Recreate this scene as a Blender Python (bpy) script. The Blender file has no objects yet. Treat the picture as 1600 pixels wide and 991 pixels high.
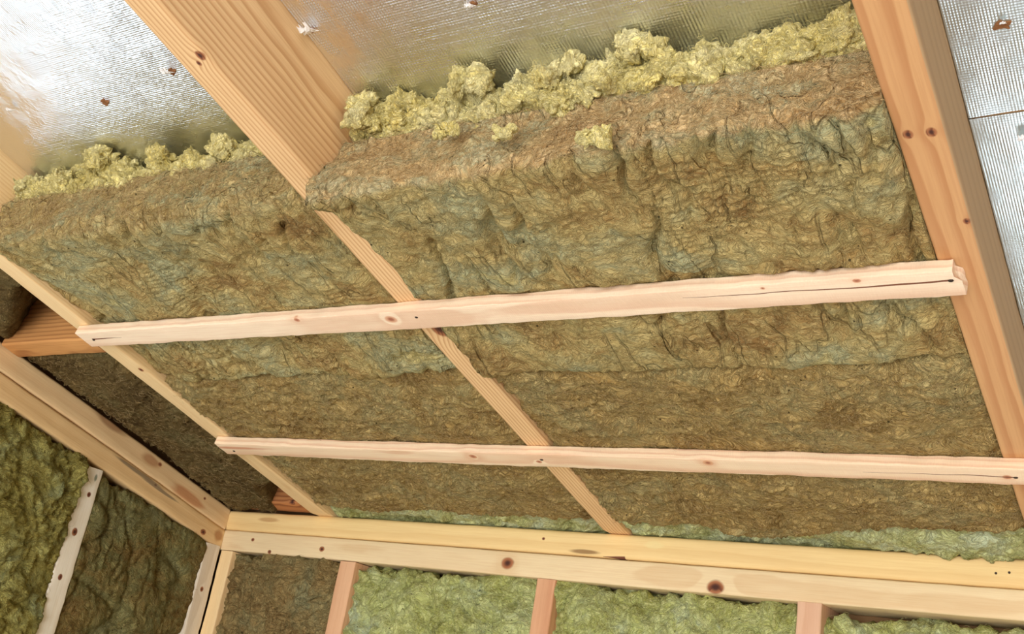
import bpy, bmesh, math, random
import numpy as np
from mathutils import Matrix, Vector

SC = bpy.context.scene
COL = SC.collection
random.seed(7)

# ------------------------------------------------------------------ frames
PITCH = 0.234184885                      # roof slope
CP, SP = math.cos(PITCH), math.sin(PITCH)
Z0 = 1.95                                # height of the joint between the two top plates
SLOPE = Matrix.Translation((0, 0, Z0)) @ Matrix.Rotation(-PITCH, 4, 'X')   # local: x along eaves, y down the slope, z roof normal

def slope(x, s, n):                      # s = distance up the slope from the eaves wall, n = above the plate joint
    return SLOPE @ Vector((x, -s, n))

# ------------------------------------------------------------------ camera
F_PX = 1711.4515
R = np.array([[0.84157772, 0.51533861, 0.16178093],
              [-0.05255118, 0.37621804, -0.92503965],
              [-0.53757355, 0.76999098, 0.34369837]])
cam_d = bpy.data.cameras.new('camera')
cam = bpy.data.objects.new('camera', cam_d); COL.objects.link(cam)
cam_d.sensor_fit = 'HORIZONTAL'; cam_d.sensor_width = 36.0
cam_d.lens = F_PX / 1600 * 36.0
cam_d.clip_start = 0.02; cam_d.clip_end = 200
cm = Matrix.Identity(4)
for i in range(3):
    cm[i][0], cm[i][1], cm[i][2] = R[0][i], -R[1][i], -R[2][i]
cm[0][3], cm[1][3], cm[2][3] = 1.72165087, -1.58837375, -0.27269388 + Z0
cam.matrix_world = cm
SC.camera = cam

# ------------------------------------------------------------------ light and exposure
SC.view_settings.view_transform = 'Standard'
SC.view_settings.look = 'None'
SC.view_settings.gamma = 1.0
SC.view_settings.use_curve_mapping = False
SC.view_settings.exposure = 0.32
world = bpy.data.worlds.new('sky'); SC.world = world
world.use_nodes = True
wn = world.node_tree.nodes; wl = world.node_tree.links
bg = wn['Background']
bg.inputs[0].default_value = (0.84, 0.92, 1.0, 1)
bg.inputs[1].default_value = 1.15

def area(name, loc, target, sx, sy, power, color):
    d = bpy.data.lights.new(name, 'AREA'); d.shape = 'RECTANGLE'; d.size = sx; d.size_y = sy
    d.energy = power; d.color = color
    o = bpy.data.objects.new(name, d); COL.objects.link(o)
    o.location = loc
    o.rotation_euler = (Vector(target) - Vector(loc)).to_track_quat('-Z', 'Y').to_euler()
    return o
# daylight through the wide doorway behind the viewer and through the two windows
area('doorway_daylight', (1.9, -4.05, 1.1), (1.7, 0, 1.3), 2.6, 2.0, 88, (1.0, 0.985, 0.96))
area('gable_window_daylight', (-0.12, -1.12, 1.35), (2, -1.0, 1.0), 0.9, 1.2, 1.9, (0.80, 0.93, 1.0))
area('eaves_window_daylight', (1.95, 0.12, 1.05), (1.9, -2, 1.0), 1.0, 0.85, 7, (0.86, 0.93, 1.0))

# ------------------------------------------------------------------ numpy noise
_rs = np.random.RandomState(3)
_G = _rs.normal(size=(1024, 3)); _G /= np.linalg.norm(_G, axis=1)[:, None]
def _hash(ix, iy, iz, seed):
    h = (ix * 73856093) ^ (iy * 19349663) ^ (iz * 83492791) ^ (seed * 2654435)
    h = (h ^ (h >> 13)) * 1274126177
    return ((h ^ (h >> 16)) & 1023)
def noise(p, seed=0):
    i = np.floor(p).astype(np.int64); f = p - i
    u = f * f * f * (f * (f * 6 - 15) + 10)
    out = 0
    for dx in (0, 1):
        wx = u[:, 0] if dx else 1 - u[:, 0]
        for dy in (0, 1):
            wy = u[:, 1] if dy else 1 - u[:, 1]
            for dz in (0, 1):
                wz = u[:, 2] if dz else 1 - u[:, 2]
                g = _G[_hash(i[:, 0] + dx, i[:, 1] + dy, i[:, 2] + dz, seed)]
                out = out + wx * wy * wz * (g[:, 0] * (f[:, 0] - dx) + g[:, 1] * (f[:, 1] - dy) + g[:, 2] * (f[:, 2] - dz))
    return out * 1.6
def fbm(p, o=4, seed=0, gain=0.5):
    a, s, r = 1.0, 1.0, 0
    for k in range(o):
        r = r + a * noise(p * s + 17.3 * k, seed + k); a *= gain; s *= 2.03
    return r
def sstep(a, b, x):
    t = np.clip((x - a) / (b - a), 0, 1); return t * t * (3 - 2 * t)

# ------------------------------------------------------------------ node helpers
class NT:
    def __init__(s, name, rough=0.8):
        s.m = bpy.data.materials.new(name); s.m.use_nodes = True
        s.n = s.m.node_tree.nodes; s.l = s.m.node_tree.links
        s.b = s.n['Principled BSDF']; s.b.inputs['Roughness'].default_value = rough
        s.co = s.n.new('ShaderNodeTexCoord').outputs['Object']
    def _set(s, sock, v):
        if hasattr(v, 'is_output'): s.l.new(v, sock)
        elif isinstance(v, (tuple, list)) and len(v) == 3 and sock.type == 'RGBA': sock.default_value = (*v, 1)
        else: sock.default_value = v
    def math(s, op, a, b=0.0, c=None, clamp=False):
        n = s.n.new('ShaderNodeMath'); n.operation = op; n.use_clamp = clamp
        s._set(n.inputs[0], a); s._set(n.inputs[1], b)
        if c is not None: s._set(n.inputs[2], c)
        return n.outputs[0]
    def vmath(s, op, a, b=(0, 0, 0)):
        n = s.n.new('ShaderNodeVectorMath'); n.operation = op
        s._set(n.inputs[0], a); s._set(n.inputs[1], b)
        return n.outputs['Value'] if op in ('LENGTH', 'DISTANCE', 'DOT_PRODUCT') else n.outputs[0]
    def mix(s, f, a, b, blend='MIX'):
        n = s.n.new('ShaderNodeMix'); n.data_type = 'RGBA'; n.blend_type = blend
        s._set(n.inputs[0], f); s._set(n.inputs[6], a); s._set(n.inputs[7], b)
        return n.outputs[2]
    def noise(s, vec, scale, detail=3, rough=0.55, dist=0.0):
        n = s.n.new('ShaderNodeTexNoise'); s._set(n.inputs['Vector'], vec)
        n.inputs['Scale'].default_value = scale; n.inputs['Detail'].default_value = detail
        n.inputs['Roughness'].default_value = rough; n.inputs['Distortion'].default_value = dist
        return n
    def ramp(s, f, stops):
        n = s.n.new('ShaderNodeValToRGB'); s._set(n.inputs[0], f)
        e = n.color_ramp.elements
        while len(e) < len(stops): e.new(0.5)
        for el, (p, c) in zip(e, stops): el.position = p; el.color = (*c, 1) if len(c) == 3 else c
        return n.outputs[0]
    def mrange(s, v, a, b, c=0.0, d=1.0, smooth=True):
        n = s.n.new('ShaderNodeMapRange'); n.interpolation_type = 'SMOOTHSTEP' if smooth else 'LINEAR'
        s._set(n.inputs[0], v); s._set(n.inputs[1], a); s._set(n.inputs[2], b); s._set(n.inputs[3], c); s._set(n.inputs[4], d)
        return n.outputs[0]
    def scale(s, vec, sc):
        return s.vmath('MULTIPLY', vec, sc)
    def bump(s, h, strength, dist=0.001, normal=None):
        n = s.n.new('ShaderNodeBump'); s._set(n.inputs['Height'], h)
        n.inputs['Strength'].default_value = strength; n.inputs['Distance'].default_value = dist
        if normal is not None: s._set(n.inputs['Normal'], normal)
        return n.outputs[0]

def srgb(r, g, b):
    f = lambda c: c / 255 / 12.92 if c / 255 <= 0.04045 else ((c / 255 + 0.055) / 1.055) ** 2.4
    return (f(r), f(g), f(b))

def wood(name, light, dark, seed=0, center=(0.03, -0.05), pitch=0.006, contrast=0.6, knots=(), stains=(), cracks=(), warp=0.012, rough=0.72, patch=None, saw=0.0, side=None, kcol=((172, 112, 74), (128, 74, 48), (78, 46, 36))):
    """Solid sawn timber: growth rings about an axis near `center` (local y,z), bent round knots (x, y, radius)."""
    t = NT(name, rough)
    sep = t.n.new('ShaderNodeSeparateXYZ'); t.l.new(t.co, sep.inputs[0])
    x, y, z = sep.outputs
    off = (seed * 1.37, seed * 0.71, seed * 2.13)
    P = t.vmath('ADD', t.co, off)
    lowf = t.noise(t.scale(P, (1.6, 9, 9)), 1.0, 2).outputs['Fac']
    w = t.math('MULTIPLY', t.math('SUBTRACT', lowf, 0.5), warp * 2)
    lowg = t.noise(t.scale(P, (9, 40, 40)), 1.0, 2).outputs['Fac']
    w = t.math('ADD', w, t.math('MULTIPLY', t.math('SUBTRACT', lowg, 0.5), 0.0035))
    dy = t.math('SUBTRACT', y, center[0]); dz = t.math('SUBTRACT', z, center[1])
    r = t.math('SQRT', t.math('ADD', t.math('MULTIPLY', dy, dy), t.math('MULTIPLY', dz, dz)))
    r = t.math('ADD', r, w)
    kmask = None; kcore = None
    for kx, ky, kr in knots:
        ddx = t.math('MULTIPLY', t.math('SUBTRACT', x, kx), 0.8); ddy = t.math('SUBTRACT', y, ky)
        d = t.math('SQRT', t.math('ADD', t.math('MULTIPLY', ddx, ddx), t.math('MULTIPLY', ddy, ddy)))
        d = t.math('ADD', d, t.math('MULTIPLY', t.math('SUBTRACT', lowg, 0.5), kr * 0.5))
        zz = t.mrange(z, kr * 0.5, kr * 2.5, 1, 0)
        e = t.math('POWER', 2.718, t.math('MULTIPLY', t.math('MULTIPLY', d, d), -1 / (2.0 * kr) ** 2))
        r = t.math('ADD', r, t.math('MULTIPLY', t.math('MULTIPLY', e, zz), kr * 0.9))
        d = t.math('ADD', d, t.math('MULTIPLY', t.math('GREATER_THAN', z, kr * 1.2), 1.0))
        m = t.mrange(d, kr * 0.75, kr * 1.15, 1, 0); c = t.mrange(d, kr * 0.15, kr * 0.75, 1, 0)
        kmask = m if kmask is None else t.math('MAXIMUM', kmask, m)
        kcore = c if kcore is None else t.math('MAXIMUM', kcore, c)
    ph = t.math('FRACT', t.math('DIVIDE', r, pitch))
    late = t.math('MULTIPLY', t.mrange(ph, 0.35, 0.86), t.mrange(ph, 0.9, 1.0, 1, 0))
    fib = t.noise(t.scale(P, (14, 420, 420)), 1.0, 2).outputs['Fac']
    big = t.noise(t.scale(P, (2.2, 22, 22)), 1.0, 3).outputs['Fac']
    col = t.mix(t.math('MULTIPLY', late, contrast), light, dark)
    col = t.mix(t.math('MULTIPLY', t.mrange(fib, 0.35, 0.75), 0.22), col, dark)
    col = t.mix(t.math('MULTIPLY', t.mrange(big, 0.45, 0.75), 0.35), col, patch or tuple(0.5 * (a + b) for a, b in zip(light, dark)))
    if kmask is not None:
        rk = t.math('FRACT', t.math('DIVIDE', r, 0.0032))
        kc = t.mix(t.mrange(rk, 0.3, 0.9), srgb(*kcol[0]), srgb(*kcol[1]))
        kc = t.mix(kcore, kc, srgb(*kcol[2]))
        col = t.mix(kmask, col, kc)
    for sx, sy, rx, ry, c in stains:          # dirt and discoloured patches
        a = t.math('DIVIDE', t.math('SUBTRACT', x, sx), rx); b = t.math('DIVIDE', t.math('SUBTRACT', y, sy), ry)
        d = t.math('SQRT', t.math('ADD', t.math('MULTIPLY', a, a), t.math('MULTIPLY', b, b)))
        d = t.math('ADD', d, t.math('MULTIPLY', t.math('SUBTRACT', lowg, 0.5), 1.4))
        col = t.mix(t.math('MULTIPLY', t.mrange(d, 0.5, 1.1, 1, 0), 0.75), col, c)
    for x0, x1, cy, hw in cracks:             # splits along the grain
        wob = t.math('MULTIPLY', t.math('SUBTRACT', lowg, 0.5), 0.006)
        d = t.math('ABSOLUTE', t.math('ADD', t.math('SUBTRACT', y, cy), wob))
        prof = t.math('MULTIPLY', t.mrange(x, x0, x1, 0.15, 1.0, False), hw)
        inside = t.math('MULTIPLY', t.math('GREATER_THAN', x, min(x0, x1)), t.math('LESS_THAN', x, max(x0, x1)))
        col = t.mix(t.math('MULTIPLY', t.math('LESS_THAN', d, prof), inside), col, srgb(126, 80, 58))
    if side is not None:        # the board's face at high y is mixed toward a second colour
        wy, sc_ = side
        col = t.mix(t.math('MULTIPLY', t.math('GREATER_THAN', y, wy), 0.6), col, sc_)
    t.l.new(col, t.b.inputs['Base Color'])
    h = t.math('ADD', t.math('MULTIPLY', fib, 0.6), t.math('MULTIPLY', late, -0.25))
    if saw:
        sw = t.n.new('ShaderNodeTexWave'); sw.bands_direction = 'X'
        t._set(sw.inputs['Vector'], P); sw.inputs['Scale'].default_value = 120; sw.inputs['Distortion'].default_value = 3; sw.inputs['Detail'].default_value = 2
        h = t.math('ADD', h, t.math('MULTIPLY', sw.outputs['Fac'], saw))
    t.l.new(t.bump(h, 0.35, 0.0012), t.b.inputs['Normal'])
    t.b.inputs['Specular IOR Level'].default_value = 0.3
    return t.m

def plain(name, col, rough=0.8, metal=0.0, var=0.12, sc=30):
    t = NT(name, rough)
    n = t.noise(t.co, sc, 4).outputs['Fac']
    c = t.mix(t.math('MULTIPLY', n, var * 2), col, tuple(0.55 * a for a in col))
    t.l.new(c, t.b.inputs['Base Color']); t.b.inputs['Metallic'].default_value = metal
    t.l.new(t.bump(n, 0.2, 0.002), t.b.inputs['Normal'])
    return t.m

def wool_mat(name, stops, fibre=(40, 260, 260), warp=0.03, seed=0, contrast=0.5, patch=7, specks=True, pale=srgb(205, 180, 120), pale_amt=0.35, cut=None, cut_pale=None, crease=0.0):
    """Matted mineral fibre: blotches of colour, swirling fibre strands and dark specks; `cut` = colours of the torn inside."""
    t = NT(name, 1.0)
    P = t.vmath('ADD', t.co, (seed * 1.7, seed * 0.9, seed * 2.3))
    def swirl(vec, sc, amp, det=2):
        wv = t.noise(vec, sc, det).outputs['Color']
        return t.vmath('ADD', vec, t.vmath('MULTIPLY', t.vmath('SUBTRACT', wv, (0.5, 0.5, 0.5)), (amp * 2,) * 3))
    Q = swirl(swirl(P, 12, warp), 48, warp * 0.55)
    big = t.noise(t.scale(Q, (1.0, 1.4, 1.4)), patch, 6, 0.66).outputs['Fac']
    big = t.mrange(big, 0.30, 0.70, 0, 1, False)
    col = t.ramp(big, stops)
    if cut is not None:
        at = t.n.new('ShaderNodeAttribute'); at.attribute_name = 'cut'
        cb = t.noise(t.scale(Q, (1.0, 2.6, 2.6)), patch * 1.2, 6, 0.68).outputs['Fac']
        ccol = t.ramp(t.mrange(cb, 0.30, 0.70, 0, 1, False), cut)
        col = t.mix(at.outputs['Fac'], col, ccol)
        pale = t.mix(at.outputs['Fac'], pale, cut_pale or pale)
    f1 = t.noise(t.scale(Q, fibre), 1.0, 5, 0.62).outputs['Fac']
    R2 = swirl(Q, 110, 0.007)
    f2 = t.noise(t.scale(R2, tuple(v * 2.4 for v in fibre)), 1.0, 3, 0.65).outputs['Fac']
    f = t.math('ADD', t.math('MULTIPLY', f1, 0.5), t.math('MULTIPLY', f2, 0.5))
    def line(vec, sc, wd):      # single curly fibres: contour lines of a swirled noise
        g = t.noise(t.scale(vec, sc), 1.0, 2, 0.5).outputs['Fac']
        return t.mrange(t.math('ABSOLUTE', t.math('SUBTRACT', g, 0.5)), wd * 0.35, wd, 1, 0)
    l1 = line(R2, tuple(v * 0.9 for v in fibre), 0.030)
    l2 = line(t.vmath('ADD', R2, (3.1, 1.7, 5.3)), tuple(v * 1.6 for v in fibre), 0.035)
    l3 = line(t.vmath('ADD', R2, (7.7, 4.1, 2.9)), tuple(v * 1.2 for v in fibre), 0.030)
    dk = t.mrange(f, 0.40, 0.485, 1, 0)
    col = t.mix(t.math('MULTIPLY', dk, contrast), col, t.mix(1.0, col, (0.36, 0.31, 0.26), 'MULTIPLY'))
    col = t.mix(t.math('MULTIPLY', l3, contrast * 0.9), col, t.mix(1.0, col, (0.34, 0.29, 0.24), 'MULTIPLY'))
    lt = t.math('MAXIMUM', t.mrange(f, 0.52, 0.61), t.math('MULTIPLY', t.math('MAXIMUM', l1, l2), 0.85))
    col = t.mix(t.math('MULTIPLY', lt, pale_amt), col, pale)
    if specks:
        v = t.n.new('ShaderNodeTexVoronoi'); t._set(v.inputs['Vector'], P); v.inputs['Scale'].default_value = 70
        sp = t.math('MULTIPLY', t.math('LESS_THAN', v.outputs['Distance'], 0.10), t.math('GREATER_THAN', t.noise(P, 24, 1).outputs['Fac'], 0.57))
        col = t.mix(t.math('MULTIPLY', sp, 0.8), col, srgb(50, 40, 26))
    t.l.new(col, t.b.inputs['Base Color'])
    fine = t.noise(R2, 420, 3).outputs['Fac']
    h = t.math('ADD', t.math('ADD', f, t.math('MULTIPLY', fine, 0.4)), t.math('MULTIPLY', t.math('SUBTRACT', t.math('MAXIMUM', l1, l2), l3), 0.12))
    if crease:                 # sharp splits between the pressed folds
        g = t.noise(t.scale(swirl(P, 12, 0.012), (19, 4.2, 12)), 1.0, 2, 0.45).outputs['Fac']
        on = t.mrange(t.noise(P, 7, 1).outputs['Fac'], 0.46, 0.56)
        g2 = t.noise(t.scale(swirl(t.vmath('ADD', P, (2.2, 5.1, 3.3)), 16, 0.012), (30, 9, 20)), 1.0, 1, 0.45).outputs['Fac']
        on2 = t.mrange(t.noise(t.vmath('ADD', P, (5, 1, 2)), 8, 1).outputs['Fac'], 0.5, 0.6)
        c1 = t.math('MULTIPLY', t.mrange(t.math('ABSOLUTE', t.math('SUBTRACT', g, 0.5)), 0.0, 0.022, 1, 0), on)
        c2 = t.math('MULTIPLY', t.mrange(t.math('ABSOLUTE', t.math('SUBTRACT', g2, 0.5)), 0.0, 0.02, 1, 0), on2)
        h = t.math('SUBTRACT', h, t.math('MULTIPLY', t.math('MAXIMUM', c1, c2), crease))
    t.l.new(t.bump(h, 1.0, 0.006), t.b.inputs['Normal'])
    t.b.inputs['Specular IOR Level'].default_value = 0.03
    return t.m

def foil_mat(name, pitch=0.0024, crinkle=0.5, rib=0.4, rough=0.24, tint=(0.86, 0.88, 0.9)):
    """Aluminium foil facing over a woven scrim: fine ribs across x, weaker cross threads, crinkles."""
    t = NT(name, rough)
    t.b.inputs['Metallic'].default_value = 1.0
    sep = t.n.new('ShaderNodeSeparateXYZ'); t.l.new(t.co, sep.inputs[0])
    lw = t.noise(t.co, 30, 2).outputs['Fac']
    sx = t.math('SINE', t.math('ADD', t.math('MULTIPLY', sep.outputs[0], 2 * math.pi / pitch), t.math('MULTIPLY', lw, 2.5)))
    sy = t.math('SINE', t.math('MULTIPLY', sep.outputs[1], 2 * math.pi / (pitch * 1.15)))
    cr = t.noise(t.co, 160, 4, 0.7).outputs['Fac']
    cr2 = t.noise(t.co, 9, 3).outputs['Fac']
    h = t.math('ADD', t.math('MULTIPLY', sx, rib * 0.2), t.math('MULTIPLY', sy, rib))
    b1 = t.bump(h, 0.45, 0.00028)
    b2 = t.bump(cr, crinkle, 0.0009, b1)
    b3 = t.bump(cr2, 0.3, 0.005, b2)
    t.l.new(b3, t.b.inputs['Normal'])
    dust = t.noise(t.co, 14, 2, 0.5).outputs['Fac']
    t.l.new(t.mix(t.mrange(dust, 0.4, 0.8, 0, 0.12), tint, (0.6, 0.57, 0.52)), t.b.inputs['Base Color'])
    t.l.new(t.mrange(dust, 0.3, 0.8, rough, rough + 0.06), t.b.inputs['Roughness'])
    return t.m

# ------------------------------------------------------------------ object helpers
def tag(o, label=None, cat=None, group=None, kind=None):
    if label: o['label'] = label
    if cat: o['category'] = cat
    if group: o['group'] = group
    if kind: o['kind'] = kind
    return o
def mesh_obj(name, verts, faces, mat, mw=None, parent=None, smooth=True, local=None):
    me = bpy.data.meshes.new(name)
    me.from_pydata([tuple(v) for v in verts], [], faces)
    me.update()
    if smooth: me.polygons.foreach_set('use_smooth', [True] * len(me.polygons))
    me.materials.append(mat)
    o = bpy.data.objects.new(name, me); COL.objects.link(o)
    if parent is not None:
        o.parent = parent
        if local is not None: o.matrix_local = local
    elif mw is not None: o.matrix_world = mw
    return o
def frame(origin, ax, ay, az):
    m = Matrix.Identity(4)
    for i in range(3):
        m[i][0], m[i][1], m[i][2], m[i][3] = ax[i], ay[i], az[i], origin[i]
    return m
VX, VY, VZ = Vector((1, 0, 0)), Vector((0, 1, 0)), Vector((0, 0, 1))
VS, VN = Vector((0, -CP, SP)), Vector((0, SP, CP))

def board(name, L, w, t, mw, mat, bev=0.003, segs=60, rag=0.0004, shear0=(0, 0), shear1=(0, 0), endfn=None, bend=None, seed=1, edge_rag=0.0):
    """Sawn timber along local x (0..L), width on y (0..w), thickness on z (0..t), eased edges, slightly uneven sawn faces."""
    ring = []
    for cx, cy, a0 in ((w - bev, t - bev, 0), (bev, t - bev, 90), (bev, bev, 180), (w - bev, bev, 270)):
        for a in (0, 30, 60, 90):
            A = math.radians(a0 + a); ring.append((cx + bev * math.cos(A), cy + bev * math.sin(A)))
    # extra points along the wide faces
    full = []
    for i, p in enumerate(ring):
        full.append(p); q = ring[(i + 1) % len(ring)]
        d = math.hypot(q[0] - p[0], q[1] - p[1])
        if d > 0.012:
            k = max(2, int(d / 0.006))
            for j in range(1, k): full.append((p[0] + (q[0] - p[0]) * j / k, p[1] + (q[1] - p[1]) * j / k))
    full = np.array(full); m = len(full)
    xs = np.linspace(0, L, segs + 1)
    V = np.zeros((segs + 1, m, 3))
    V[:, :, 0] = xs[:, None]; V[:, :, 1] = full[None, :, 0]; V[:, :, 2] = full[None, :, 1]
    u = (xs / L)[:, None]
    V[:, :, 0] += (1 - u) ** 6 * (shear0[0] * full[None, :, 0] + shear0[1] * full[None, :, 1])
    V[:, :, 0] += u ** 6 * (shear1[0] * full[None, :, 0] + shear1[1] * full[None, :, 1])
    if endfn is not None:
        V[-1, :, 0] += endfn(full[:, 0], full[:, 1])
    P = V.reshape(-1, 3)
    c = np.array([0, w / 2, t / 2])
    d = P - c; d[:, 0] = 0; nl = np.linalg.norm(d, axis=1)[:, None] + 1e-9; d = d / nl
    q = P * np.array([18, 60, 60]) + seed * 11.3
    P = P + d * (fbm(q, 3, seed) * rag * 2)[:, None]
    if edge_rag:     # waney, torn edges: only near the two long arrises of the visible face (z = 0)
        e = np.maximum(sstep(0.25 * w, 0, P[:, 1]), sstep(0.75 * w, w, P[:, 1]))
        nn = fbm(np.stack([P[:, 0] * 45, P[:, 1] * 10, P[:, 2] * 30], 1) + seed * 5.1, 3, seed + 9)
        P[:, 1] += np.sign(P[:, 1] - w / 2) * e * nn * edge_rag
    if bend is not None:
        P[:, 1] += bend(P[:, 0])
    faces = []
    for i in range(segs):
        for j in range(m):
            k = (j + 1) % m
            faces.append((i * m + j, (i + 1) * m + j, (i + 1) * m + k, i * m + k)[::-1])
    V = P.tolist()
    for base, flip in ((0, True), (segs * m, False)):
        ci = len(V); V.append(P[base:base + m].mean(0).tolist())
        for j in range(m):
            f = (ci, base + j, base + (j + 1) % m)
            faces.append(f[::-1] if flip else f)
    o = mesh_obj(name, V, faces, mat, mw, smooth=True)
    md = o.modifiers.new('split', 'EDGE_SPLIT'); md.split_angle = math.radians(50)
    return o

def disc(name, parent, loc, r, mat, axis='Z', h=0.0012, n=14, squash=1.0):
    """A small nail head or hole plug as a short rounded disc, local coordinates of the parent."""
    vs, fs = [], []
    for rr, zz in ((r, 0.0), (r, -h * 0.6), (r * 0.8, -h)):
        for k in range(n):
            a = 2 * math.pi * k / n
            vs.append((rr * math.cos(a), rr * squash * math.sin(a), zz))
    for i in range(2):
        for k in range(n):
            fs.append((i * n + k, i * n + (k + 1) % n, (i + 1) * n + (k + 1) % n, (i + 1) * n + k)[::-1])
    fs.append(tuple(range(2 * n, 3 * n))[::-1])
    return mesh_obj(name, vs, fs, mat, parent=parent, local=Matrix.Translation(loc), smooth=False)

def grid_faces(a, b, wrap):
    f = []
    for i in range(a - 1):
        for j in range(b if wrap else b - 1):
            k = (j + 1) % b
            f.append((i * b + j, i * b + k, (i + 1) * b + k, (i + 1) * b + j))
    return f

def batt(name, x0, x1, y0, y1, z0, z1, mat, mw, style='under', end='y0', step=0.0026, seed=1, amp=1.0, sag=None, left=None, right=None, yfun=None, post=None, round_=0.012, strands=0, strand_mat=None, rag_edge=0.006, lift=0.006):
    """A mineral wool batt as one closed, displaced surface. The visible face is z = z0, the visible cut end is y0 (or y1)."""
    r = round_
    # profile (y,z): start at the hidden top, go round; dense on the visible sides
    pts = []
    def seg(p, q, d):
        L = math.hypot(q[0] - p[0], q[1] - p[1]); k = max(1, int(L / d))
        for j in range(k): pts.append((p[0] + (q[0] - p[0]) * j / k, p[1] + (q[1] - p[1]) * j / k))
    def arc(cx, cy, a0, a1, k=5):
        for j in range(k):
            A = math.radians(a0 + (a1 - a0) * j / k); pts.append((cx + r * math.cos(A), cy + r * math.sin(A)))
    seg((y1 - r, z1), (y0 + r, z1), 0.02)
    arc(y0 + r, z1 - r, 90, 180)
    seg((y0, z1 - r), (y0, z0 + r), step)
    arc(y0 + r, z0 + r, 180, 270)
    seg((y0 + r, z0), (y1 - r, z0), step)
    arc(y1 - r, z0 + r, 270, 360)
    seg((y1, z0 + r), (y1, z1 - r), step * 2)
    arc(y1 - r, z1 - r, 0, 90)
    pr = np.array(pts); m = len(pr)
    nx = int((x1 - x0) / step) + 1
    us = np.linspace(0, 1, nx)
    nrm = np.roll(pr, -1, 0) - np.roll(pr, 1, 0)
    nrm = np.stack([nrm[:, 1], -nrm[:, 0]], 1); nrm /= np.linalg.norm(nrm, axis=1)[:, None] + 1e-9
    c = np.array([(y0 + y1) / 2, (z0 + z1) / 2])
    if ((pr - c) * nrm).sum() < 0: nrm = -nrm
    V = np.zeros((nx, m, 3)); Nn = np.zeros((nx, m, 3))
    V[:, :, 1] = pr[None, :, 0]; V[:, :, 2] = pr[None, :, 1]
    Nn[:, :, 1] = nrm[None, :, 0]; Nn[:, :, 2] = nrm[None, :, 1]
    xl = np.full(m, x0) if left is None else left(pr[:, 0], pr[:, 1])
    xr = np.full(m, x1) if right is None else right(pr[:, 0], pr[:, 1])
    V[:, :, 0] = xl[None, :] + (xr - xl)[None, :] * us[:, None]
    P = V.reshape(-1, 3); N = Nn.reshape(-1, 3)
    if yfun is not None:
        P[:, 1] = yfun(P[:, 0], P[:, 1])
    S = P + seed * np.array([3.1, 7.7, 1.3])
    warp = np.stack([noise(S * 9, seed + 1), noise(S * 9, seed + 2), noise(S * 9, seed + 3)], 1) * 0.03
    Q = S + warp
    under = np.clip(-N[:, 2], 0, 1); ends = 1 - under
    disp = fbm(S * 5.5, 3, seed + 4) * 0.010
    # cut, layered fibres
    wq = Q + np.stack([noise(S * 30, seed + 5), noise(S * 30, seed + 6), noise(S * 30, seed + 7)], 1) * 0.012
    lay = fbm(wq * np.array([26, 85, 85]), 4, seed + 8, 0.6)
    rid = 1 - np.abs(fbm(wq * np.array([16, 48, 48]), 3, seed + 12)) * 2.2
    fibrous = lay * 0.0036 + np.clip(rid, 0, 1) ** 2 * 0.0028
    # pillowed face with creases along y and pressed ribs across it
    C2 = S + warp * np.array([0.45, 0.3, 0.3])
    cn = noise(C2 * np.array([15, 3.4, 9]), seed + 20) + 0.22 * noise(C2 * np.array([34, 17, 20]), seed + 21)
    mask = sstep(-0.25, 0.2, noise(S * 5.0, seed + 22))
    crack = np.exp(-(cn / 0.055) ** 2) * mask + 0.7 * np.exp(-(noise(C2 * np.array([27, 7, 20]) + 9.1, seed + 26) / 0.06) ** 2) * sstep(0.05, 0.35, noise(S * 8 + 3.3, seed + 27))
    crack = crack + 0.40 * np.exp(-(noise(C2 * np.array([38, 8, 30]) + 4.7, seed + 28) / 0.085) ** 2) * sstep(-0.05, 0.25, noise(S * 9 + 8.3, seed + 29))
    pil = np.minimum(np.abs(cn), 0.35) * 0.010
    ribm = sstep(0.12, 0.4, noise(S * np.array([9, 6, 9]), seed + 23))
    ribs = np.sin(2 * math.pi * (Q[:, 0 if style == 'panel' else 1] / 0.0092 + 1.2 * noise(S * 14, seed + 24))) * ribm * 0.0011
    face = pil - crack * 0.0095 + ribs + fbm(wq * np.array([60, 60, 60]), 3, seed + 25) * 0.0022 + lay * 0.0010
    if style == 'under':
        k = sstep(0.4, 0.8, under); disp = disp + face * k + fibrous * (1 - k)
    elif style == 'fibrous':
        disp = disp * 0.8 + fibrous * 1.15 + pil * 0.25
    elif style == 'panel':
        cb = noise(C2 * np.array([7, 12, 9]) + 2.2, seed + 44)
        disp = disp + pil * 0.7 - crack * 0.006 - np.exp(-(cb / 0.07) ** 2) * 0.006 + np.minimum(np.abs(cb), 0.35) * 0.014 + ribs * 1.2 + fbm(wq * 70, 3, seed + 25) * 0.0026
    elif style == 'fluffy':
        lump = np.abs(fbm(Q * 20, 3, seed + 30)); l2 = np.abs(fbm(wq * 55, 3, seed + 31))
        disp = disp + lump * 0.016 + l2 * 0.006 + lay * 0.0015
    elif style == 'wall':
        lump = np.abs(fbm(Q * 13, 4, seed + 30, 0.6))
        cn2 = noise(Q * np.array([8, 8, 8]), seed + 40) + 0.4 * noise(Q * np.array([22, 22, 22]), seed + 41)
        disp = disp + lump * 0.018 + face * 0.45 - np.exp(-(cn2 / 0.045) ** 2) * 0.007 + fbm(wq * 75, 4, seed + 33, 0.65) * 0.0036 + lay * 0.0016
    # ragged, irregular edges towards the sides of the bay
    disp = disp * (N[:, 2] < 0.35)
    edge = (1 - np.repeat(us, m) if left is not None else np.minimum(np.repeat(us, m), 1 - np.repeat(us, m))) * (x1 - x0)
    P = P + N * (disp * amp)[:, None]
    if rag_edge:
        e = sstep(0.03, 0.0, edge)
        P[:, 2] += e * under * (lift + np.abs(fbm(S * 28, 3, seed + 50)) * rag_edge)
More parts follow.
